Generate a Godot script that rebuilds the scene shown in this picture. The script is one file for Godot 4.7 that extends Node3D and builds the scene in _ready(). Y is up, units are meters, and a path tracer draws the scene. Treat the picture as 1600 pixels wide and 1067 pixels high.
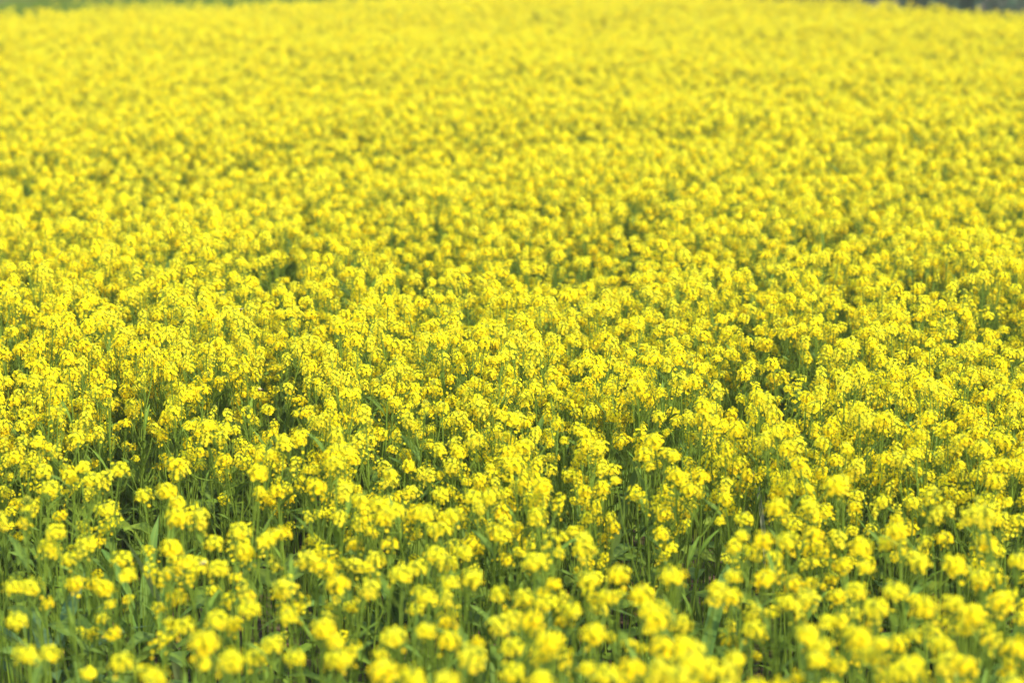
extends Node3D
# A mustard field in bloom, seen from about eye height over its canopy. y up, metres; the camera looks along -z.

const EYE := 1.82
const PITCH := 13.27
const FOCAL := 70.0
const HALF := 12.0 / 70.0          # tangent of half the vertical field of view (24 mm frame, 70 mm lens)

var rng := RandomNumberGenerator.new()
var petal_mat: StandardMaterial3D
var green_mat: StandardMaterial3D
var head_sets := []                # {petals, stalks, buds} geometry of every flower head variant
var leaf_sets := []
var protos := []
var used_names := {}


# ---------------------------------------------------------------- geometry helpers
class Geo:
	var v := PackedVector3Array()
	var n := PackedVector3Array()
	var c := PackedColorArray()
	var i := PackedInt32Array()

	func point(p: Vector3, col: Color) -> int:
		v.append(p)
		c.append(col)
		return v.size() - 1

	func tri(a: int, b: int, d: int) -> void:
		i.append(a)
		i.append(b)
		i.append(d)

	func quad(a: int, b: int, d: int, e: int) -> void:
		tri(a, b, d)
		tri(a, d, e)

	func finish() -> void:
		n.resize(v.size())
		n.fill(Vector3.ZERO)
		for k in range(0, i.size(), 3):
			var a := v[i[k]]
			var f := (v[i[k + 2]] - a).cross(v[i[k + 1]] - a)
			for j in 3:
				n[i[k + j]] += f
		for k in n.size():
			n[k] = n[k].normalized() if n[k].length_squared() > 1e-20 else Vector3.UP

	func add(o: Geo, t: Transform3D) -> void:
		var first := v.size()
		v.append_array(t * o.v)
		c.append_array(o.c)
		var turned := Transform3D(t.basis.orthonormalized(), Vector3.ZERO)
		n.append_array(turned * o.n)
		var more := o.i.duplicate()
		for k in more.size():
			more[k] += first
		i.append_array(more)


func mesh_of(parts: Array) -> ArrayMesh:          # [[Geo, material], ...]
	var m := ArrayMesh.new()
	for p in parts:
		var g: Geo = p[0]
		if g.i.is_empty():
			continue
		var a := []
		a.resize(Mesh.ARRAY_MAX)
		a[Mesh.ARRAY_VERTEX] = g.v
		a[Mesh.ARRAY_NORMAL] = g.n
		a[Mesh.ARRAY_COLOR] = g.c
		a[Mesh.ARRAY_INDEX] = g.i
		m.add_surface_from_arrays(Mesh.PRIMITIVE_TRIANGLES, a)
		m.surface_set_material(m.get_surface_count() - 1, p[1])
	return m


func rr(a: float, b: float) -> float:
	return rng.randf_range(a, b)


func jit(col: Color, amount: float) -> Color:
	var k := 1.0 + rr(-amount, amount)
	return Color(col.r * k * (1.0 + rr(-amount, amount) * 0.4), col.g * k, col.b * k)


func tube(g: Geo, pts: Array, r0: float, r1: float, sides: int, c0: Color, c1: Color) -> void:
	var rings := []
	for k in pts.size():
		var dir: Vector3 = (pts[mini(k + 1, pts.size() - 1)] - pts[maxi(k - 1, 0)]).normalized()
		var side := dir.cross(Vector3(0.31, 0.12, 0.94)).normalized()
		var up := side.cross(dir)
		var f := float(k) / (pts.size() - 1)
		var r := lerpf(r0, r1, f)
		var ring := []
		for s in sides:
			var a := TAU * s / sides
			ring.append(g.point(pts[k] + (side * cos(a) + up * sin(a)) * r, c0.lerp(c1, f)))
		rings.append(ring)
	for k in pts.size() - 1:
		for s in sides:
			var e := (s + 1) % sides
			g.quad(rings[k][s], rings[k + 1][s], rings[k + 1][e], rings[k][e])


func frame(up: Vector3, spin: float) -> Basis:
	var x := up.cross(Vector3(0.17, 0.23, 0.96)).normalized()
	return Basis(x, up, x.cross(up)).rotated(up, spin)


# ---------------------------------------------------------------- flowers
func flower(g: Geo, at: Vector3, up: Vector3, size: float, open: float, col: Color) -> void:
	var b := frame(up, rr(0, TAU))
	for p in 4:
		var turn := b.rotated(up, p * PI / 2 + rr(-0.12, 0.12))
		var tilt := lerpf(1.15, 0.22, open) + rr(-0.14, 0.14)
		var out := (turn.x * cos(tilt) + up * sin(tilt)).normalized()
		var lift := (up * cos(tilt) - turn.x * sin(tilt)).normalized()
		var side := turn.z
		var length := size * rr(0.9, 1.08)
		var w := size * 0.46 * rr(0.88, 1.1)
		var cc := jit(col, 0.13)
		var inner := Color(cc.r * 0.96, cc.g * 0.88, cc.b)
		var base := g.point(at + out * size * 0.06, inner)
		var m0 := g.point(at + out * length * 0.55 - lift * size * 0.02, cc)
		var l0 := g.point(at + out * length * 0.52 - side * w + lift * size * 0.10, cc)
		var r0 := g.point(at + out * length * 0.52 + side * w + lift * size * 0.10, cc)
		var m1 := g.point(at + out * length * 0.98 - lift * size * rr(0.04, 0.22), cc)
		var l1 := g.point(at + out * length * 0.92 - side * w * 0.72 - lift * size * rr(0.0, 0.12), cc)
		var r1 := g.point(at + out * length * 0.92 + side * w * 0.72 - lift * size * rr(0.0, 0.12), cc)
		g.tri(base, l0, m0)
		g.tri(base, m0, r0)
		g.quad(l0, l1, m1, m0)
		g.quad(m0, m1, r1, r0)
	var yc := Color(0.62, 0.50, 0.03)
	var tip := g.point(at + up * size * 0.42, yc)
	var foot := []
	for k in 3:
		var a := TAU * k / 3
		foot.append(g.point(at + (b.x * cos(a) + b.z * sin(a)) * size * 0.15 + up * size * 0.08, yc))
	for k in 3:
		g.tri(tip, foot[k], foot[(k + 1) % 3])


func bud(g: Geo, at: Vector3, up: Vector3, r: float, long: float, col: Color) -> void:
	var b := frame(up, rr(0, TAU))
	var low := g.point(at, col)
	var top := g.point(at + up * long, col)
	var ring := []
	for k in 4:
		var a := TAU * k / 4
		ring.append(g.point(at + (b.x * cos(a) + b.z * sin(a)) * r + up * long * 0.55, col))
	for k in 4:
		g.tri(top, ring[k], ring[(k + 1) % 4])
		g.tri(low, ring[(k + 1) % 4], ring[k])


# One raceme: origin at the foot of its flowering zone, axis along +y, open flowers in a dome round a knot of buds, young pods below.
func make_head(radius: float, count: int, tall: float, low: float, pods: int, loose: int, tone: Color) -> Dictionary:
	var petals := Geo.new()
	var stalks := Geo.new()
	var buds := Geo.new()
	var green := Color(0.19, 0.27, 0.03)
	var lean := Vector3(rr(-0.004, 0.004), 0, rr(-0.004, 0.004))
	tube(stalks, [Vector3(0, -0.05, 0), Vector3(0, 0, 0), Vector3(0, tall, 0) + lean], 0.0013, 0.0008, 4, green, green)
	var spin := rr(0, TAU)
	for k in count:
		var f := (k + 0.5) / count                       # 0 youngest, at the top; 1 oldest, lowest
		var polar := lerpf(0.25, low, sqrt(f)) + rr(-0.1, 0.1)
		spin += 2.39996 + rr(-0.2, 0.2)
		var reach := radius * rr(0.5, 1.3)
		var away := Vector3(cos(spin) * sin(polar), 0.0, sin(spin) * sin(polar))
		var root := Vector3(0, tall * (1.0 - f) + 0.002, 0) + lean * (1.0 - f)
		var p := root + away * reach + Vector3.UP * (reach * (0.22 + 0.42 * cos(polar)))
		var up := (away + Vector3.UP * (0.45 + 0.5 * cos(polar)) + Vector3(rr(-0.25, 0.25), rr(-0.2, 0.2), rr(-0.25, 0.25))).normalized()
		var old := Color(tone.r, tone.g * lerpf(1.02, 0.87, f), tone.b)
		flower(petals, p, up, rr(0.0038, 0.0052), clampf(lerpf(0.55, 1.0, f * 1.6) + rr(-0.1, 0.1), 0.3, 1.0), old)
		tube(stalks, [root, root.lerp(p, 0.6) - Vector3.UP * 0.001, p], 0.0005, 0.0006, 3, green, green)
	for k in loose:                                  # older flowers, sparse along the stalk below the dome
		var a := rr(0, TAU)
		var root := Vector3(0, -0.004 - 0.0075 * k + rr(-0.003, 0.003), 0)
		var d := Vector3(cos(a), 0, sin(a))
		var p := root + d * rr(0.010, 0.020) + Vector3.UP * rr(0.006, 0.014)
		flower(petals, p, (d + Vector3.UP * rr(0.3, 1.2)).normalized(), rr(0.0036, 0.0050), rr(0.45, 0.95), Color(tone.r, tone.g * rr(0.80, 0.98), tone.b))
		tube(stalks, [root, root.lerp(p, 0.6) - Vector3.UP * 0.001, p], 0.0005, 0.0006, 3, green, green)
	for k in 11:
		var f := (k + 0.5) / 11
		var a := k * 2.39996
		var q := Vector3(cos(a), 0, sin(a)) * (0.006 * sqrt(f))
		bud(buds, Vector3(0, tall + 0.008 - 0.005 * f, 0) + lean + q, (Vector3.UP + q * 60.0).normalized(), 0.0016, 0.005, jit(Color(0.42, 0.42, 0.04), 0.15))
	for k in pods:
		var a := rr(0, TAU)
		var y := -0.004 - 0.011 * k + rr(-0.003, 0.003)
		var d := Vector3(cos(a), 0, sin(a))
		var foot := Vector3(0, y, 0) + d * 0.012 + Vector3.UP * 0.008
		tube(stalks, [Vector3(0, y, 0), foot, foot + d * 0.006 + Vector3.UP * rr(0.018, 0.034)], 0.0007, 0.0008, 3, green, Color(0.19, 0.27, 0.03))
	for g: Geo in [petals, stalks, buds]:
		g.finish()
	return {"petals": petals, "stalks": stalks, "buds": buds, "mesh": mesh_of([[petals, petal_mat], [stalks, green_mat]]), "bud_mesh": mesh_of([[buds, green_mat]])}


# A leaf that starts at the origin and runs out along +z, rising then arching over.
func make_leaf(length: float, width: float, rise: float, droop: float, lobed: float, col: Color) -> Dictionary:
	var g := Geo.new()
	var rows := 9
	var at := Vector3.ZERO
	var last := []
	var twist := rr(-0.5, 0.5)
	for k in rows:
		var f := float(k) / (rows - 1)
		var pitch := lerpf(rise, rise - droop, f)
		var fwd := Vector3(0, sin(pitch), cos(pitch))
		var up := Vector3(0, cos(pitch), -sin(pitch))
		if k:
			at += fwd * length / (rows - 1)
		var plain_w := sin(PI * pow(clampf(f * 0.94 + 0.05, 0.0, 1.0), 0.85))
		var lyrate := 0.35 * absf(sin(f * 9.0)) if f < 0.45 else sin(PI * clampf((f - 0.36) / 0.66, 0.0, 1.0))
		var w := width * 0.5 * maxf(0.06, lerpf(plain_w, lyrate, lobed))
		var side := Vector3.RIGHT.rotated(fwd, twist * f)
		var wave := sin(f * 15.0 + twist * 9.0) * width * 0.07
		var cc := jit(col, 0.12)
		var rib := Color(cc.r * 1.35 + 0.01, cc.g * 1.25 + 0.01, cc.b * 1.3)
		var row := [
			g.point(at - side * w + up * (w * 0.22 + wave), cc), g.point(at - side * w * 0.5 + up * (w * 0.16), cc), g.point(at, rib),
			g.point(at + side * w * 0.5 + up * (w * 0.16), cc), g.point(at + side * w + up * (w * 0.22 - wave), cc),
		]
		if k:
			for s in 4:
				g.quad(last[s], row[s], row[s + 1], last[s + 1])
		last = row
	g.finish()
	return {"geo": g, "mesh": mesh_of([[g, green_mat]])}


# ---------------------------------------------------------------- whole mustard plants
# A plant in its own axes: {stem: Geo, leaves: [[leaf, Transform3D]], heads: [[head, Transform3D]], top: place of its highest head}
func make_plant(height: float, n_heads: int, spread: float, n_leaves: int, bend: float) -> Dictionary:
	var stem := Geo.new()
	var c0 := Color(0.15, 0.22, 0.021)
	var c1 := c0
	var side := rr(0, TAU)
	var off := Vector3(cos(side), 0, sin(side)) * bend
	var axis := func(f: float) -> Vector3:
		return Vector3(0, height * f, 0) + off * f * f + Vector3(sin(f * 7.0 + side), 0, cos(f * 6.0 + side)) * 0.008 * f
	var pts := []
	for k in 9:
		pts.append(axis.call(k / 8.0))
	tube(stem, pts, 0.0029, 0.0014, 5, c0, c1)
	var heads := []
	var top: Vector3 = pts[8]
	heads.append([rng.randi() % 11, Transform3D(frame((pts[8] - pts[7]).normalized(), rr(0, TAU)), top)])
	var turn := rr(0, TAU)
	for k in n_heads - 1:
		turn += 2.4 + rr(-0.4, 0.4)
		var from_f := rr(0.42, 0.80)
		var root: Vector3 = axis.call(from_f)
		var out := Vector3(cos(turn), 0, sin(turn))
		var end_y := height * (1.0 - rr(0.01, 0.17) - (0.12 if rng.randf() < 0.2 else 0.0))
		var reach := spread * rr(0.55, 1.15)
		var end := Vector3(top.x * 0.8, 0, top.z * 0.8) + out * reach + Vector3.UP * maxf(end_y, root.y + 0.04)
		var mid := root.lerp(end, 0.5) + out * reach * 0.22 - Vector3.UP * 0.012
		var path := []
		for s in 6:
			var f := s / 5.0
			path.append(root * (1 - f) * (1 - f) + mid * 2 * f * (1 - f) + end * f * f)
		tube(stem, path, 0.0019, 0.0012, 4, c1, c1)
		heads.append([rng.randi() % 11, Transform3D(frame((path[5] - path[4]).normalized(), rr(0, TAU)).scaled(Vector3.ONE * rr(0.72, 1.0)), end)])
	for k in n_heads / 2 + rng.randi() % 2:       # short side sprigs that flower below the main heads
		turn += 2.4 + rr(-0.7, 0.7)
		var root: Vector3 = axis.call(rr(0.60, 0.88))
		var out := Vector3(cos(turn), 0, sin(turn))
		var end := root + out * rr(0.02, 0.045) + Vector3.UP * rr(0.03, 0.075)
		tube(stem, [root, root.lerp(end, 0.5) + out * 0.006, end], 0.0011, 0.0009, 3, c1, c1)
		heads.append([11 + rng.randi() % 7, Transform3D(frame((end - root).normalized(), rr(0, TAU)).scaled(Vector3.ONE * rr(0.8, 1.05)), end)])
	var leaves := []
	turn = rr(0, TAU)
	for k in n_leaves:
		turn += 2.4 + rr(-0.5, 0.5)
		var f := lerpf(0.08, 0.78, float(k) / maxf(1, n_leaves - 1)) + rr(-0.04, 0.04)
		var kind := rng.randi() % 4 if f < 0.42 else 4 + rng.randi() % 4
		leaves.append([kind, Transform3D(Basis(Vector3.UP, turn).scaled(Vector3.ONE * rr(0.8, 1.15)), axis.call(f))])
	stem.finish()
	var whole_p := Geo.new()
	var whole_g := Geo.new()
	whole_g.add(stem, Transform3D())
	for l in leaves:
		whole_g.add(leaf_sets[l[0]].geo, l[1])
	for h in heads:
		whole_p.add(head_sets[h[0]].petals, h[1])
		whole_g.add(head_sets[h[0]].stalks, h[1])
		whole_g.add(head_sets[h[0]].buds, h[1])
	var d := {"stem": mesh_of([[stem, green_mat]]), "leaves": leaves, "heads": heads, "top": top + Vector3.UP * 0.015, "bend": off, "n": n_heads}
	d.whole = mesh_of([[whole_p, petal_mat], [whole_g, green_mat]])
	d.node = plant_node(d)
	return d


func part(called: String, m: Mesh, parent: Node3D, t := Transform3D()) -> MeshInstance3D:
	var o := MeshInstance3D.new()
	o.name = called
	o.mesh = m
	o.transform = t
	parent.add_child(o, true)
	return o


func named_part(called: String, m: Mesh, parent: Node3D, t := Transform3D()) -> MeshInstance3D:
	var count := 0
	for c in parent.get_children():
		if c.name == called or String(c.name).begins_with(called + "_0"):
			count += 1
	return part(called if count == 0 else "%s_%03d" % [called, count], m, parent, t)


func plant_node(d: Dictionary) -> Node3D:
	var o := Node3D.new()
	named_part("stem", d.stem, o)
	for l in d.leaves:
		named_part("leaf", leaf_sets[l[0]].mesh, o, l[1])
	for h in d.heads:
		var head := named_part("flower_head", head_sets[h[0]].mesh, o, h[1])
		if h[0] < 11:
			part("bud_cluster", head_sets[h[0]].bud_mesh, head)
	return o


func numbered(called: String) -> String:
	var k: int = used_names.get(called, 0)
	used_names[called] = k + 1
	return called if k == 0 else "%s_%03d" % [called, k]


func place(o: Node3D, called: String, label: String, category: String, t: Transform3D, group := "") -> void:
	o.name = numbered(called)
	o.transform = t
	o.set_meta("label", label)
	o.set_meta("category", category)
	if group:
		o.set_meta("group", group)
	add_child(o, true)


func settle(o: Node3D, called: String, kind: String, label := "") -> void:
	o.name = numbered(called)
	o.set_meta("kind", kind)
	if label:
		o.set_meta("label", label)
	add_child(o, true)


# Where a point falls in the photograph: 0 to 1 across from the left and 0 to 1 up from the bottom edge.
func seen_at(p: Vector3) -> Vector2:
	var a := deg_to_rad(PITCH)
	var q := p - Vector3(0, EYE, 0)
	var depth := -q.z * cos(a) - q.y * sin(a)
	var high := q.y * cos(a) - q.z * sin(a)
	if depth < 0.1:
		return Vector2(-9, -9)
	return Vector2(0.5 + q.x / depth / HALF / 3.0, 0.5 + high / depth / HALF / 2.0)


# ---------------------------------------------------------------- the scene
func _ready() -> void:
	rng.seed = 20240611
	var cam := Camera3D.new()
	cam.name = "camera"
	var lens := CameraAttributesPhysical.new()
	lens.frustum_focal_length = FOCAL
	lens.frustum_focus_distance = 4.85
	lens.frustum_near = 0.1
	lens.frustum_far = 2000.0
	lens.exposure_aperture = 2.5
	cam.attributes = lens
	cam.far = 2000.0
	cam.position = Vector3(0, EYE, 0)
	cam.rotation_degrees = Vector3(-PITCH, 0, 0)
	add_child(cam)
	cam.current = true

	var sky_mat := ProceduralSkyMaterial.new()
	sky_mat.sky_top_color = Color(0.62, 0.70, 0.80)
	sky_mat.sky_horizon_color = Color(0.90, 0.89, 0.85)
	sky_mat.sky_curve = 0.22
	sky_mat.ground_bottom_color = Color(0.30, 0.30, 0.22)
	sky_mat.ground_horizon_color = Color(0.70, 0.70, 0.62)
	var sky := Sky.new()
	sky.sky_material = sky_mat
	var env := Environment.new()
	env.background_mode = Environment.BG_SKY
	env.sky = sky
	env.background_energy_multiplier = 1.85
	env.fog_enabled = true
	env.fog_density = 0.0015
	env.fog_light_color = Color(0.92, 0.92, 0.88)
	env.tonemap_mode = Environment.TONE_MAPPER_LINEAR
	env.tonemap_exposure = 2.05
	env.sdfgi_enabled = true
	env.ssao_enabled = true
	env.ssil_enabled = true
	var we := WorldEnvironment.new()
	we.name = "air"
	we.environment = env
	add_child(we)

	var sun := DirectionalLight3D.new()
	sun.name = "sun"
	sun.light_energy = 1.1
	sun.light_color = Color(1.0, 0.96, 0.88)
	sun.light_angular_distance = 1.0
	sun.shadow_enabled = true
	sun.rotation_degrees = Vector3(-50, 52, 0)      # high, from the right and a little behind the camera
	add_child(sun)

	make_materials()
	build_ground()
	build_stock()
	build_field()
	build_small_things()


func make_materials() -> void:
	petal_mat = StandardMaterial3D.new()
	petal_mat.resource_name = "mustard_petal"
	petal_mat.vertex_color_use_as_albedo = true
	petal_mat.roughness = 0.75
	petal_mat.metallic_specular = 0.2
	petal_mat.backlight_enabled = true
	petal_mat.backlight = Color(1.0, 1.0, 1.0)
	petal_mat.cull_mode = BaseMaterial3D.CULL_DISABLED
	green_mat = petal_mat.duplicate()
	green_mat.resource_name = "green_tissue"
	green_mat.roughness = 0.65
	green_mat.metallic_specular = 0.25
	green_mat.backlight = Color(0.62, 0.62, 0.62)


func noise_texture(seed_: int, freq: float, colors: Array, size := 512) -> NoiseTexture2D:
	var n := FastNoiseLite.new()
	n.seed = seed_
	n.frequency = freq
	n.fractal_octaves = 5
	var t := NoiseTexture2D.new()
	t.width = size
	t.height = size
	t.seamless = true
	t.noise = n
	var ramp := Gradient.new()
	ramp.offsets = PackedFloat32Array([0.15, 0.5, 0.85])
	ramp.colors = PackedColorArray(colors)
	t.color_ramp = ramp
	return t


func build_ground() -> void:
	var m := StandardMaterial3D.new()
	m.resource_name = "dry_soil"
	m.albedo_texture = noise_texture(3, 0.012, [Color(0.22, 0.17, 0.12), Color(0.31, 0.24, 0.17), Color(0.42, 0.34, 0.25)])
	m.roughness = 0.95
	m.normal_enabled = true
	var rough: NoiseTexture2D = noise_texture(8, 0.03, [Color.BLACK, Color(0.5, 0.5, 0.5), Color.WHITE])
	rough.as_normal_map = true
	rough.bump_strength = 12.0
	m.normal_texture = rough
	m.uv1_triplanar = true
	m.uv1_world_triplanar = true
	m.uv1_scale = Vector3(0.9, 0.9, 0.9)
	var plane := PlaneMesh.new()
	plane.size = Vector2(1600, 1600)
	var g := MeshInstance3D.new()
	g.mesh = plane
	g.material_override = m
	settle(g, "ground", "structure")


func build_stock() -> void:
	var tones := [Color(0.90, 0.79, 0.013), Color(0.87, 0.80, 0.018), Color(0.91, 0.83, 0.028), Color(0.89, 0.74, 0.010)]
	for k in 18:
		var radius := rr(0.0115, 0.0185) if k < 11 else rr(0.007, 0.011)
		head_sets.append(make_head(radius, 13 if k == 4 else (36 + rng.randi() % 20) if k < 11 else (14 + rng.randi() % 8), rr(0.006, 0.016) if k % 2 else rr(0.016, 0.036), rr(1.5, 1.7) if k % 2 else rr(1.7, 2.05), (9 if k == 4 else 2 + rng.randi() % 5), 1 + rng.randi() % 4, tones[k % 4]))
	for k in 4:
		leaf_sets.append(make_leaf(rr(0.11, 0.18), rr(0.034, 0.055), rr(0.7, 1.1), rr(0.9, 1.5), 0.75, [Color(0.092, 0.148, 0.017), Color(0.105, 0.168, 0.017), Color(0.080, 0.132, 0.022), Color(0.125, 0.178, 0.017)][k]))
	for k in 4:
		leaf_sets.append(make_leaf(rr(0.05, 0.09), rr(0.009, 0.017), rr(0.9, 1.35), rr(0.4, 1.0), 0.0, [Color(0.105, 0.175, 0.020), Color(0.12, 0.19, 0.022), Color(0.095, 0.16, 0.022), Color(0.14, 0.205, 0.020)][k]))
	var n_heads := [1, 2, 2, 3, 3, 3, 4, 4, 4, 5, 5, 6, 6, 7, 5, 4, 2, 3]
	for k in 18:
		protos.append(make_plant(rr(0.58, 0.68), n_heads[k], rr(0.028, 0.062), 5 + rng.randi() % 4, rr(0.0, 0.09)))


# The field's far corner: its two far edges run off to the left and to the right of it.
func inside_field(x: float, z: float) -> bool:
	return -z < 20.3 + 0.62 * x and -z < 21.6 - 0.93 * x


func build_field() -> void:
	var spots := []                                  # {p: proto, t: Transform3D, top: Vector3, s: scale}
	var near := {}
	for f: Vector4 in FRONT:
		var want := 1 if f.w < 42 else 2 if f.w < 49 else 3 if f.w < 57 else 4 + rng.randi() % 2
		add_plant(spots, want, Vector3(f.x, f.y, f.z), 0.8 + 0.006 * minf(f.w, 60))
		near[Vector2i(floori(f.x / 0.08), floori(f.z / 0.08))] = true
	var patch := FastNoiseLite.new()
	patch.seed = 5
	patch.frequency = 0.75
	var swell := FastNoiseLite.new()
	swell.seed = 11
	swell.frequency = 0.35
	var step := 0.080
	for row in range(22, 322):
		var d := row * step
		var half := 0.30 * d + 1.1
		for col in range(-int(half / step), int(half / step) + 1):
			var x := col * step + rr(-0.5, 0.5) * step
			var z := -(d + rr(-0.5, 0.5) * step)
			var roll := rng.randf()
			var pick := rng.randi()
			if not inside_field(x, z):
				continue
			var thick := 0.92 + lerpf(1.15, 0.55, smoothstep(7.0, 12.0, d)) * patch.get_noise_2d(x, z)
			thick *= lerpf(0.36, 1.0, smoothstep(3.4, 4.6, d)) * lerpf(1.0, 1.9, smoothstep(5.0, 10.0, d))
			thick *= lerpf(1.0, 0.22, smoothstep(-0.25, -0.75, x) * smoothstep(4.6, 3.8, d))
			for gap: Vector4 in GAPS:
				thick *= 1.0 - 0.8 * gap.w * smoothstep(1.0, 0.4, Vector2((x - gap.x) / gap.z, (z - gap.y) / gap.z / 1.5).length())
			if roll > thick or near.has(Vector2i(floori(x / 0.08), floori(z / 0.08))):
				continue
			var h := 0.63 + lerpf(0.10, 0.05, smoothstep(8.0, 13.0, d)) * swell.get_noise_2d(x, z) + rr(-0.075, 0.055) * lerpf(1.0, 0.6, smoothstep(8.0, 13.0, d))
			h *= lerpf(0.84, 1.0, smoothstep(3.4, 4.6, d))
			var n_heads := 1 + pick % 4 if d < 3.9 else 2 + pick % 6
			add_plant(spots, n_heads, Vector3(x, h, z), rr(0.85, 1.1))
	# stragglers that have seeded themselves beyond the far edges
	for k in 130:
		var x := rr(-9.0, 2.0)
		add_plant(spots, 1 + rng.randi() % 3, Vector3(x, rr(0.5, 0.66), -(20.3 + 0.62 * x + rr(0.1, 2.5) * rng.randf())), rr(0.8, 1.0))

	# The 300 that show largest stand alone; all the rest are one mass.
	var shown := []
	for s in spots:
		var w := seen_at(s.top)
		s.w = w
		s.near = w.x > 0.004 and w.x < 0.996 and w.y > 0.0 and w.y < 0.99
		if s.near:
			shown.append(s)
	shown.sort_custom(func(a, b): return a.top.z > b.top.z)
	shown = shown.slice(0, 300)
	var alone := {}
	for s in shown:
		alone[s.id] = true
	var told := {}
	for s in shown:
		var d: Dictionary = protos[s.p]
		var o: Node3D = d.node.duplicate()
		var lean: Vector3 = s.t.basis * d.bend
		var look := "upright"
		if lean.length() > 0.035:
			look = ("right-leaning" if lean.x > 0 else "left-leaning") if absf(lean.x) > absf(lean.z) else ("forward-leaning" if lean.z > 0 else "backward-leaning")
		var size := "tall " if s.top.y > 0.69 else "short " if s.top.y < 0.55 else ""
		var label := "%s%s mustard plant with %s flower head%s, %s percent across and %s percent up" % [size, look, in_words(d.n), "" if d.n == 1 else "s", in_words(roundi(s.w.x * 100)), in_words(roundi(s.w.y * 100))]
		if told.has(label):
			label = label.replace(" mustard plant with", " mustard plant behind another, with")
		told[label] = true
		place(o, "mustard_plant", label, "mustard plant", s.t, "mustard plants flowering in the near part of the field")
	var rest := Node3D.new()
	for p in protos.size():
		var mine := spots.filter(func(s): return s.p == p and not alone.has(s.id))
		var mm := MultiMesh.new()
		mm.transform_format = MultiMesh.TRANSFORM_3D
		mm.mesh = protos[p].whole
		mm.instance_count = mine.size()
		for k in mine.size():
			mm.set_instance_transform(k, mine[k].t)
		var o := MultiMeshInstance3D.new()
		o.multimesh = mm
		o.name = "flowering_plants" if p == 0 else "flowering_plants_%03d" % p
		o.set_meta("kind", "stuff")
		rest.add_child(o, true)
	rest.set_meta("category", "mustard field")
	settle(rest, "mustard_crop", "stuff", "dense mass of yellow flowering mustard covering the field behind the near plants")
	print("plants ", spots.size(), " farthest single ", shown[-1].top.z)


func in_words(n: int) -> String:
	var small := "zero one two three four five six seven eight nine ten eleven twelve thirteen fourteen fifteen sixteen seventeen eighteen nineteen".split(" ")
	if n < 20:
		return small[maxi(n, 0)]
	if n >= 100:
		return "hundred"
	var tens := "twenty thirty forty fifty sixty seventy eighty ninety".split(" ")
	return tens[n / 10 - 2] + ("" if n % 10 == 0 else "-" + small[n % 10])


func add_plant(spots: Array, n_heads: int, top: Vector3, girth: float) -> void:
	var of := []
	for p in protos.size():
		if protos[p].n == clampi(n_heads, 1, 7):
			of.append(p)
	var p: int = of[rng.randi() % of.size()]
	var own: Vector3 = protos[p].top
	var b := Basis(Vector3.UP, rr(0, TAU)).scaled(Vector3(girth, top.y / own.y, girth))
	var foot := top - b * own
	spots.append({"p": p, "t": Transform3D(b, Vector3(foot.x, 0, foot.z)), "top": top, "id": spots.size()})


func grass_tuft(blades: int, tall: float, wide: float, col: Color, broad := 1.0) -> Geo:
	var g := Geo.new()
	for k in blades:
		var a := rr(0, TAU)
		var out := Vector3(cos(a), 0, sin(a))
		var foot := Vector3(rr(-1, 1), 0, rr(-1, 1)) * wide
		var h := tall * rr(0.55, 1.1)
		var lean := rr(0.02, 0.30) * h
		var w := rr(0.0016, 0.0032) * broad
		var s := out.cross(Vector3.UP) * w
		var cc := jit(col, 0.25)
		var last := []
		for r in 4:
			var f := r / 3.0
			var c := foot + Vector3.UP * h * f * (1.0 - 0.12 * f) + out * lean * f * f
			var ww := 1.0 - 0.85 * f
			var now := [g.point(c - s * ww, cc), g.point(c + s * ww, cc)]
			if r:
				g.quad(last[0], now[0], now[1], last[1])
			last = now
	g.finish()
	return g


func scatter(called: String, m: Mesh, where: Array) -> MultiMeshInstance3D:
	var mm := MultiMesh.new()
	mm.transform_format = MultiMesh.TRANSFORM_3D
	mm.mesh = m
	mm.instance_count = where.size()
	for k in where.size():
		mm.set_instance_transform(k, where[k])
	var o := MultiMeshInstance3D.new()
	o.multimesh = mm
	o.name = called
	return o


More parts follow.
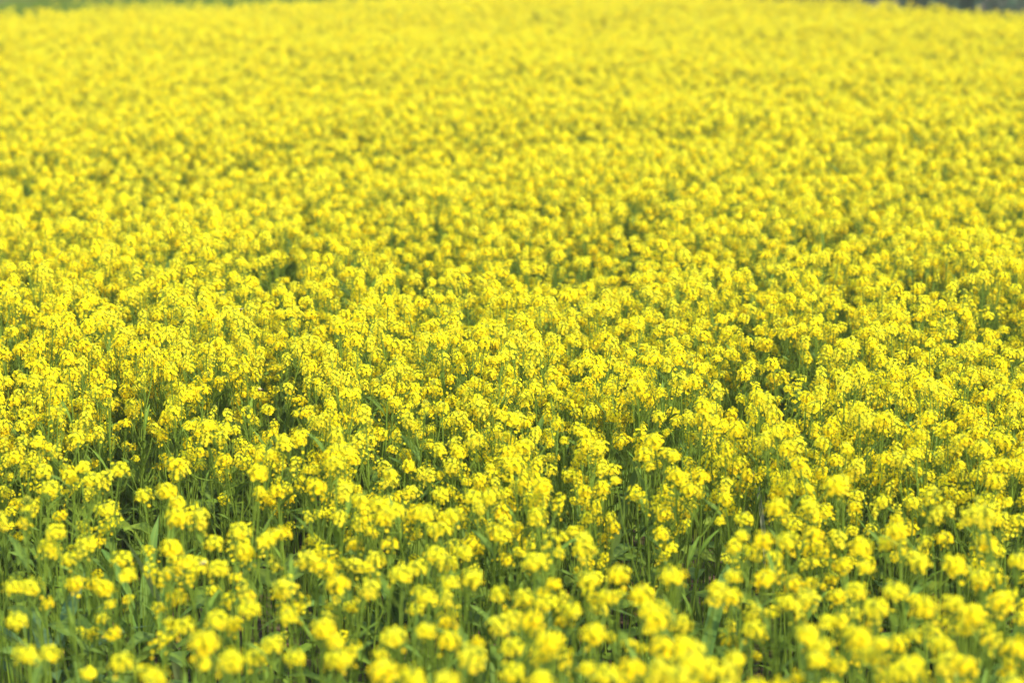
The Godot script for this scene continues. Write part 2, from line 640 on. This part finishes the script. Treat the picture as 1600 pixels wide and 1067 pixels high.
func build_small_things() -> void:
	# grass among the stems
	var under := mesh_of([[grass_tuft(22, 0.46, 0.07, Color(0.135, 0.20, 0.019)), green_mat]])
	var places := []
	var step := 0.15
	for row in range(16, 165):
		var d := row * step
		var half := 0.30 * d + 1.0
		for col in range(-int(half / step), int(half / step) + 1):
			var x := col * step + rr(-0.5, 0.5) * step
			var z := -(d + rr(-0.5, 0.5) * step)
			if inside_field(x, z) and rng.randf() < lerpf(0.65, 0.85, smoothstep(3.9, 5.2, d)):
				places.append(Transform3D(Basis(Vector3.UP, rr(0, TAU)).scaled(Vector3(1, rr(0.6, 1.25), 1)), Vector3(x, 0, z)))
	settle(scatter("grass", under, places), "grass", "stuff", "thin green grass growing between the mustard stems")
	# the green strip beyond the far left edge
	var verge := mesh_of([[grass_tuft(60, 0.50, 0.18, Color(0.125, 0.185, 0.018), 2.2), green_mat]])
	places = []
	for k in 6000:
		var x := rr(-11.0, 3.5)
		var z := -(20.4 + 0.62 * x + rr(0.0, 6.0))
		places.append(Transform3D(Basis(Vector3.UP, rr(0, TAU)).scaled(Vector3(1, rr(0.7, 1.2), 1)), Vector3(x, 0, z)))
	settle(scatter("verge_grass", verge, places), "verge_grass", "stuff", "dark green grass strip beyond the far left edge of the field")
	for b in [[Vector3(5.2, 0, -18.2), 1.0, "dark grey-green bush behind the far right edge, second from the outer end of its row"], [Vector3(6.4, 0, -17.1), 1.15, "dark grey-green bush behind the far right edge, outermost of its row"], [Vector3(4.1, 0, -19.3), 1.0, "dark grey-green bush behind the far right edge, third from the outer end of its row"], [Vector3(3.0, 0, -20.3), 1.1, "dark grey-green bush behind the far right edge, innermost of its row"]]:
		bush(b[0], b[1], b[2])
	# broad-leaved weeds among the nearest stems
	leafy_plant(Vector3(-0.80, 0, -4.05), 0.42, 22, 0.032, Color(0.10, 0.175, 0.03), "pale green broad-leaved plant without flowers, in the bottom left part of the field")
	leafy_plant(Vector3(-0.98, 0, -3.95), 0.36, 15, 0.045, Color(0.07, 0.13, 0.05), "dark bluish broad-leaved plant without flowers, near the bottom left corner")
	leafy_plant(Vector3(-0.26, 0, -4.20), 0.42, 12, 0.042, Color(0.09, 0.16, 0.03), "broad-leaved plant between mustard stems, left of the middle near the bottom")
	leafy_plant(Vector3(0.39, 0, -3.85), 0.42, 12, 0.042, Color(0.09, 0.155, 0.03), "broad-leaved plant without flowers, right of the middle near the bottom edge")
	leafy_plant(Vector3(0.08, 0, -3.95), 0.36, 12, 0.042, Color(0.08, 0.14, 0.035), "broad-leaved plant low between mustard stems at the middle of the bottom edge")
	# pale blades that stick out of the green
	blade(Vector3(-0.70, 0, -3.95), Vector3(-0.79, 0.53, -3.80), 0.020, Color(0.21, 0.27, 0.09), "pale green grass blade leaning left above the broad-leaved plant")
	blade(Vector3(0.64, 0, -4.72), Vector3(0.54, 0.55, -4.66), 0.012, Color(0.45, 0.46, 0.28), "thin straw-pale grass blade leaning left in a green gap right of the middle")
	blade(Vector3(0.22, 0.0, -4.46), Vector3(0.35, 0.62, -4.38), 0.022, Color(0.16, 0.24, 0.05), "broad pale green blade arching behind a yellow head right of the middle")
	blade(Vector3(0.38, 0.0, -4.30), Vector3(0.25, 0.58, -4.22), 0.022, Color(0.16, 0.24, 0.05), "broad pale green blade bending left below the yellow head right of the middle")
	bee(Vector3(-0.72, 0.69, -5.16), 0.4, "small dark bee flying above the yellow heads left of the middle")
	bee(Vector3(-0.56, 0.70, -4.28), 2.0, "small brown bee beside a yellow head, lower left of the middle")
	bee(Vector3(-0.545, 0.635, -3.32), 1.1, "small dark bee on a yellow head in the bottom left part")


func leafy_plant(at: Vector3, tall: float, n: int, wide: float, col: Color, label: String) -> void:
	var o := Node3D.new()
	var stem := Geo.new()
	tube(stem, [Vector3.ZERO, Vector3(0.004, tall * 0.3, 0.002), Vector3(0.0, tall * 0.6, 0.006)], 0.007, 0.004, 6, col, col * 1.3)
	stem.finish()
	part("stem", mesh_of([[stem, green_mat]]), o)
	var turn := rr(0, TAU)
	for k in n:
		turn += 2.4
		var f := float(k) / n
		var l := make_leaf(tall * rr(0.5, 0.82), wide * rr(0.6, 1.15), rr(1.05, 1.4), rr(0.4, 1.5), rr(0.0, 0.5), jit(col, 0.22))
		named_part("leaf", l.mesh, o, Transform3D(Basis(Vector3.UP, turn), Vector3(0, tall * 0.5 * f, 0)))
	place(o, "leafy_plant", label, "leafy plant", Transform3D(Basis(), at), "broad-leaved plants among the mustard")


func blade(foot: Vector3, tip: Vector3, wide: float, col: Color, label: String) -> void:
	var g := Geo.new()
	var last := []
	var span := tip - foot
	var side := Vector3(span.z, 0.0, -span.x).normalized().lerp(Vector3.RIGHT, 0.7).normalized()
	for r in 9:
		var f := r / 8.0
		var c := Vector3(span.x * f * f, span.y * (f * 1.12 - 0.12 * f * f * f), span.z * f * f)
		var w := wide * 0.5 * sin(PI * clampf(0.12 + f * 0.88, 0, 1))
		var now := [g.point(c - side * w, col), g.point(c - Vector3(0, 0, w * 0.35), col * 0.9), g.point(c + side * w, col)]
		if r:
			g.quad(last[0], now[0], now[1], last[1])
			g.quad(last[1], now[1], now[2], last[2])
		last = now
	g.finish()
	var o := MeshInstance3D.new()
	o.mesh = mesh_of([[g, green_mat]])
	place(o, "grass_blade", label, "grass blade", Transform3D(Basis(), foot))


func ellipsoid(g: Geo, at: Vector3, r: Vector3, col: Color) -> void:
	var rows := []
	for a in 7:
		var ring := []
		for b in 8:
			var t := PI * a / 6.0
			var q := Vector3(sin(t) * cos(TAU * b / 8.0), cos(t), sin(t) * sin(TAU * b / 8.0))
			ring.append(g.point(at + q * r, col))
		rows.append(ring)
	for a in 6:
		for b in 8:
			g.quad(rows[a][b], rows[a][(b + 1) % 8], rows[a + 1][(b + 1) % 8], rows[a + 1][b])


func bee(at: Vector3, turn: float, label: String) -> void:
	var o := Node3D.new()
	var body := Geo.new()
	ellipsoid(body, Vector3(0, 0, 0.0035), Vector3(0.0021, 0.0020, 0.0026), Color(0.05, 0.03, 0.015))
	ellipsoid(body, Vector3(0, -0.0004, -0.0022), Vector3(0.0022, 0.0021, 0.0042), Color(0.09, 0.045, 0.012))
	ellipsoid(body, Vector3(0, 0, 0.0070), Vector3(0.0015, 0.0014, 0.0012), Color(0.02, 0.015, 0.01))
	for s in [-1.0, 1.0]:
		for z in [0.002, 0.0035, 0.005]:
			tube(body, [Vector3(s * 0.0015, -0.001, z), Vector3(s * 0.0032, -0.0022, z), Vector3(s * 0.0036, -0.0045, z - 0.001)], 0.0003, 0.0002, 3, Color(0.02, 0.015, 0.01), Color(0.02, 0.015, 0.01))
	body.finish()
	part("body", mesh_of([[body, green_mat]]), o)
	var glassy := StandardMaterial3D.new()
	glassy.resource_name = "wing_film"
	glassy.albedo_color = Color(0.75, 0.68, 0.55, 0.45)
	glassy.transparency = BaseMaterial3D.TRANSPARENCY_ALPHA
	glassy.roughness = 0.4
	glassy.cull_mode = BaseMaterial3D.CULL_DISABLED
	for s in [-1.0, 1.0]:
		var w := Geo.new()
		var root := w.point(Vector3(s * 0.001, 0.0018, 0.004), Color.WHITE)
		var ring := []
		for k in 7:
			var a := PI * k / 6.0
			ring.append(w.point(Vector3(s * (0.001 + 0.008 * sin(a)), 0.002 + 0.0012 * sin(a), 0.0035 - 0.004 * (1.0 - cos(a)) * 0.7), Color.WHITE))
		for k in 6:
			w.tri(root, ring[k], ring[k + 1])
		w.finish()
		named_part("wing", mesh_of([[w, glassy]]), o)
	place(o, "bee", label, "bee", Transform3D(Basis(Vector3.UP, turn).scaled(Vector3.ONE * 1.1), at))


func bush(at: Vector3, size: float, label: String) -> void:
	var o := Node3D.new()
	var stems := Geo.new()
	var leaves := Geo.new()
	var bark := Color(0.09, 0.07, 0.05)
	for k in 20:
		var a := rr(0, TAU)
		var out := Vector3(cos(a), 0, sin(a)) * rr(0.2, 0.9) * size
		var tip := out + Vector3.UP * rr(0.5, 1.7) * size
		tube(stems, [out * 0.1, out * 0.45 + Vector3.UP * tip.y * 0.5, tip], 0.016, 0.005, 5, bark, bark)
		for j in 420:
			var f := sqrt(rng.randf())
			var p := (out * 0.45 + Vector3.UP * tip.y * 0.5).lerp(tip, f * 2 - 1) if f > 0.5 else (out * 0.45 + Vector3.UP * tip.y * 0.5) * f * 2
			p += Vector3(rng.randfn(), rng.randfn(), rng.randfn()) * 0.13 * size
			if j % 2:
				var b := rr(0, TAU)
				p = Vector3(cos(b), 0, sin(b)) * sqrt(rng.randf()) * 1.0 * size + Vector3.UP * rr(0.0, 0.9) * size
			p.y = maxf(p.y, 0.02)
			var d := Vector3(rr(-1, 1), rr(-0.6, 0.8), rr(-1, 1)).normalized() * rr(0.04, 0.075)
			var s := d.cross(Vector3(rr(-1, 1), 1, rr(-1, 1))).normalized() * d.length() * 0.28
			var cc := jit(Color(0.060, 0.100, 0.055), 0.3)
			var q := [leaves.point(p, cc), leaves.point(p + d * 0.5 - s, cc), leaves.point(p + d, cc), leaves.point(p + d * 0.5 + s, cc)]
			leaves.quad(q[0], q[1], q[2], q[3])
	stems.finish()
	leaves.finish()
	part("stems", mesh_of([[stems, green_mat]]), o)
	var crown := part("foliage", mesh_of([[leaves, green_mat]]), o)
	crown.set_meta("kind", "stuff")
	place(o, "bush", label, "bush", Transform3D(Basis(Vector3.UP, rr(0, TAU)), at), "bushes along the far right edge")


# Open green gaps in the canopy: x, z, radius, how bare.
const GAPS := [Vector4(0.25, -6.4, 0.5, 0.85), Vector4(0.60, -4.75, 0.34, 0.9), Vector4(-0.40, -6.5, 0.6, 0.6), Vector4(-0.8, -4.0, 0.30, 0.9), Vector4(-2.1, -10.5, 0.5, 0.8), Vector4(0.22, -4.95, 0.22, 0.8), Vector4(1.35, -5.9, 0.3, 0.7), Vector4(-0.55, -4.75, 0.25, 0.7), Vector4(-0.15, -5.75, 0.3, 0.35), Vector4(-1.25, -7.0, 0.35, 0.6)]
# The plants that stand out at the front: place and height of the topmost head (x, y, z), and how full its cluster is.
const FRONT := [Vector4(-1.02,0.63,-4.11,42),Vector4(-0.93,0.65,-4.08,45),Vector4(-0.96,0.63,-3.90,38),Vector4(-0.91,0.64,-3.75,40),Vector4(-0.87,0.65,-3.86,42),Vector4(-0.84,0.64,-3.81,36),Vector4(-0.80,0.64,-3.88,38),Vector4(-0.90,0.67,-3.53,50),Vector4(-0.83,0.65,-3.45,45),Vector4(-0.85,0.62,-3.46,36),Vector4(-0.79,0.61,-3.51,36),Vector4(-0.81,0.59,-3.77,32),Vector4(-0.61,0.64,-3.39,50),Vector4(-0.67,0.65,-3.70,52),Vector4(-0.61,0.67,-3.48,70),Vector4(-0.74,0.60,-3.83,38),Vector4(-0.72,0.59,-3.48,34),Vector4(-0.67,0.63,-3.28,45),Vector4(-0.83,0.62,-3.25,38),Vector4(-0.89,0.58,-3.36,26),Vector4(-0.82,0.58,-3.50,24),Vector4(-0.77,0.62,-2.95,34),Vector4(-0.75,0.59,-3.02,22),Vector4(-0.61,0.62,-2.91,32),Vector4(-0.54,0.63,-2.83,36),Vector4(-0.46,0.71,-2.77,60),Vector4(-0.48,0.64,-3.04,40),Vector4(-0.55,0.59,-3.14,25),Vector4(-0.51,0.64,-3.28,44),Vector4(-0.57,0.60,-3.42,34),Vector4(-0.56,0.60,-3.54,36),Vector4(-0.45,0.60,-3.20,36),Vector4(-0.42,0.57,-3.05,27),Vector4(-0.36,0.56,-3.08,26),Vector4(-0.28,0.59,-2.99,35),Vector4(-0.30,0.64,-3.00,50),Vector4(-0.33,0.62,-3.35,42),Vector4(-0.30,0.64,-3.22,44),Vector4(-0.38,0.59,-3.19,26),Vector4(-0.39,0.60,-3.03,28),Vector4(-0.44,0.66,-3.38,45),Vector4(-0.50,0.65,-3.46,40),Vector4(-0.42,0.66,-3.42,44),Vector4(-0.35,0.68,-3.79,50),Vector4(-0.29,0.66,-3.62,46),Vector4(-0.50,0.67,-3.75,50),Vector4(-0.69,0.65,-3.89,44),Vector4(-0.20,0.65,-2.81,48),Vector4(-0.06,0.69,-2.76,68),Vector4(-0.14,0.64,-3.00,48),Vector4(-0.19,0.64,-2.97,50),Vector4(-0.28,0.60,-2.98,36),Vector4(-0.19,0.65,-3.23,52),Vector4(-0.17,0.61,-3.37,40),Vector4(-0.15,0.60,-3.26,36),Vector4(-0.14,0.62,-3.42,40),Vector4(-0.09,0.60,-3.49,32),Vector4(-0.13,0.61,-3.59,34),Vector4(-0.11,0.63,-3.61,38),Vector4(-0.16,0.67,-3.50,50),Vector4(-0.22,0.68,-3.49,52),Vector4(-0.07,0.66,-3.19,44),Vector4(-0.02,0.61,-3.24,28),Vector4(0.04,0.68,-3.21,52),Vector4(0.07,0.67,-3.33,50),Vector4(0.02,0.59,-3.28,26),Vector4(0.06,0.61,-3.20,36),Vector4(0.03,0.63,-3.07,42),Vector4(0.06,0.65,-2.92,50),Vector4(0.13,0.65,-3.36,52),Vector4(0.13,0.63,-3.26,46),Vector4(0.18,0.65,-3.23,52),Vector4(0.13,0.65,-2.96,52),Vector4(0.21,0.67,-3.08,56),Vector4(0.23,0.68,-2.94,60),Vector4(0.28,0.65,-3.23,48),Vector4(0.14,0.66,-2.77,50),Vector4(0.18,0.64,-2.85,42),Vector4(0.00,0.63,-2.85,36),Vector4(-0.00,0.62,-2.97,32),Vector4(0.04,0.67,-2.73,46),Vector4(0.10,0.61,-3.17,30),Vector4(0.26,0.71,-2.70,60),Vector4(-0.04,0.66,-3.64,45),Vector4(-0.08,0.61,-3.79,34),Vector4(0.05,0.61,-3.68,36),Vector4(0.06,0.66,-3.70,52),Vector4(-0.02,0.58,-3.64,28),Vector4(0.29,0.67,-2.77,60),Vector4(0.35,0.63,-2.91,46),Vector4(0.40,0.60,-3.10,36),Vector4(0.46,0.67,-2.91,72),Vector4(0.47,0.62,-3.17,42),Vector4(0.35,0.63,-3.22,42),Vector4(0.27,0.66,-3.20,50),Vector4(0.47,0.65,-2.86,44),Vector4(0.54,0.67,-2.89,50),Vector4(0.58,0.68,-2.99,50),Vector4(0.62,0.69,-3.04,52),Vector4(0.64,0.71,-2.91,62),Vector4(0.59,0.65,-2.80,40),Vector4(0.68,0.66,-2.81,46),Vector4(0.85,0.70,-3.39,68),Vector4(0.86,0.64,-3.43,44),Vector4(0.61,0.67,-3.31,54),Vector4(0.49,0.67,-3.35,56),Vector4(0.44,0.68,-3.33,60),Vector4(0.56,0.62,-3.54,44),Vector4(0.76,0.67,-3.22,60),Vector4(0.83,0.61,-3.33,40),Vector4(0.44,0.63,-3.27,46),Vector4(0.58,0.64,-3.17,48),Vector4(0.70,0.66,-3.43,52),Vector4(0.79,0.67,-3.58,52),Vector4(0.48,0.70,-3.44,60),Vector4(0.61,0.70,-3.58,64),Vector4(0.80,0.66,-3.08,46),Vector4(0.73,0.68,-2.96,50),Vector4(0.77,0.67,-2.85,48),Vector4(0.23,0.67,-2.86,48),Vector4(-0.15,0.64,-2.81,40),Vector4(-0.84,0.59,-3.17,26),Vector4(0.68,0.64,-2.94,44),Vector4(0.57,0.62,-2.94,40),Vector4(-0.36,0.64,-4.70,48),Vector4(-0.38,0.63,-4.52,46),Vector4(-0.29,0.65,-4.46,52),Vector4(0.00,0.64,-4.25,50),Vector4(0.30,0.66,-4.02,55),Vector4(0.18,0.64,-4.04,48),Vector4(-0.26,0.64,-3.65,46),Vector4(-0.39,0.64,-3.77,44),Vector4(-0.48,0.65,-4.02,48),Vector4(-0.11,0.60,-3.33,30)]
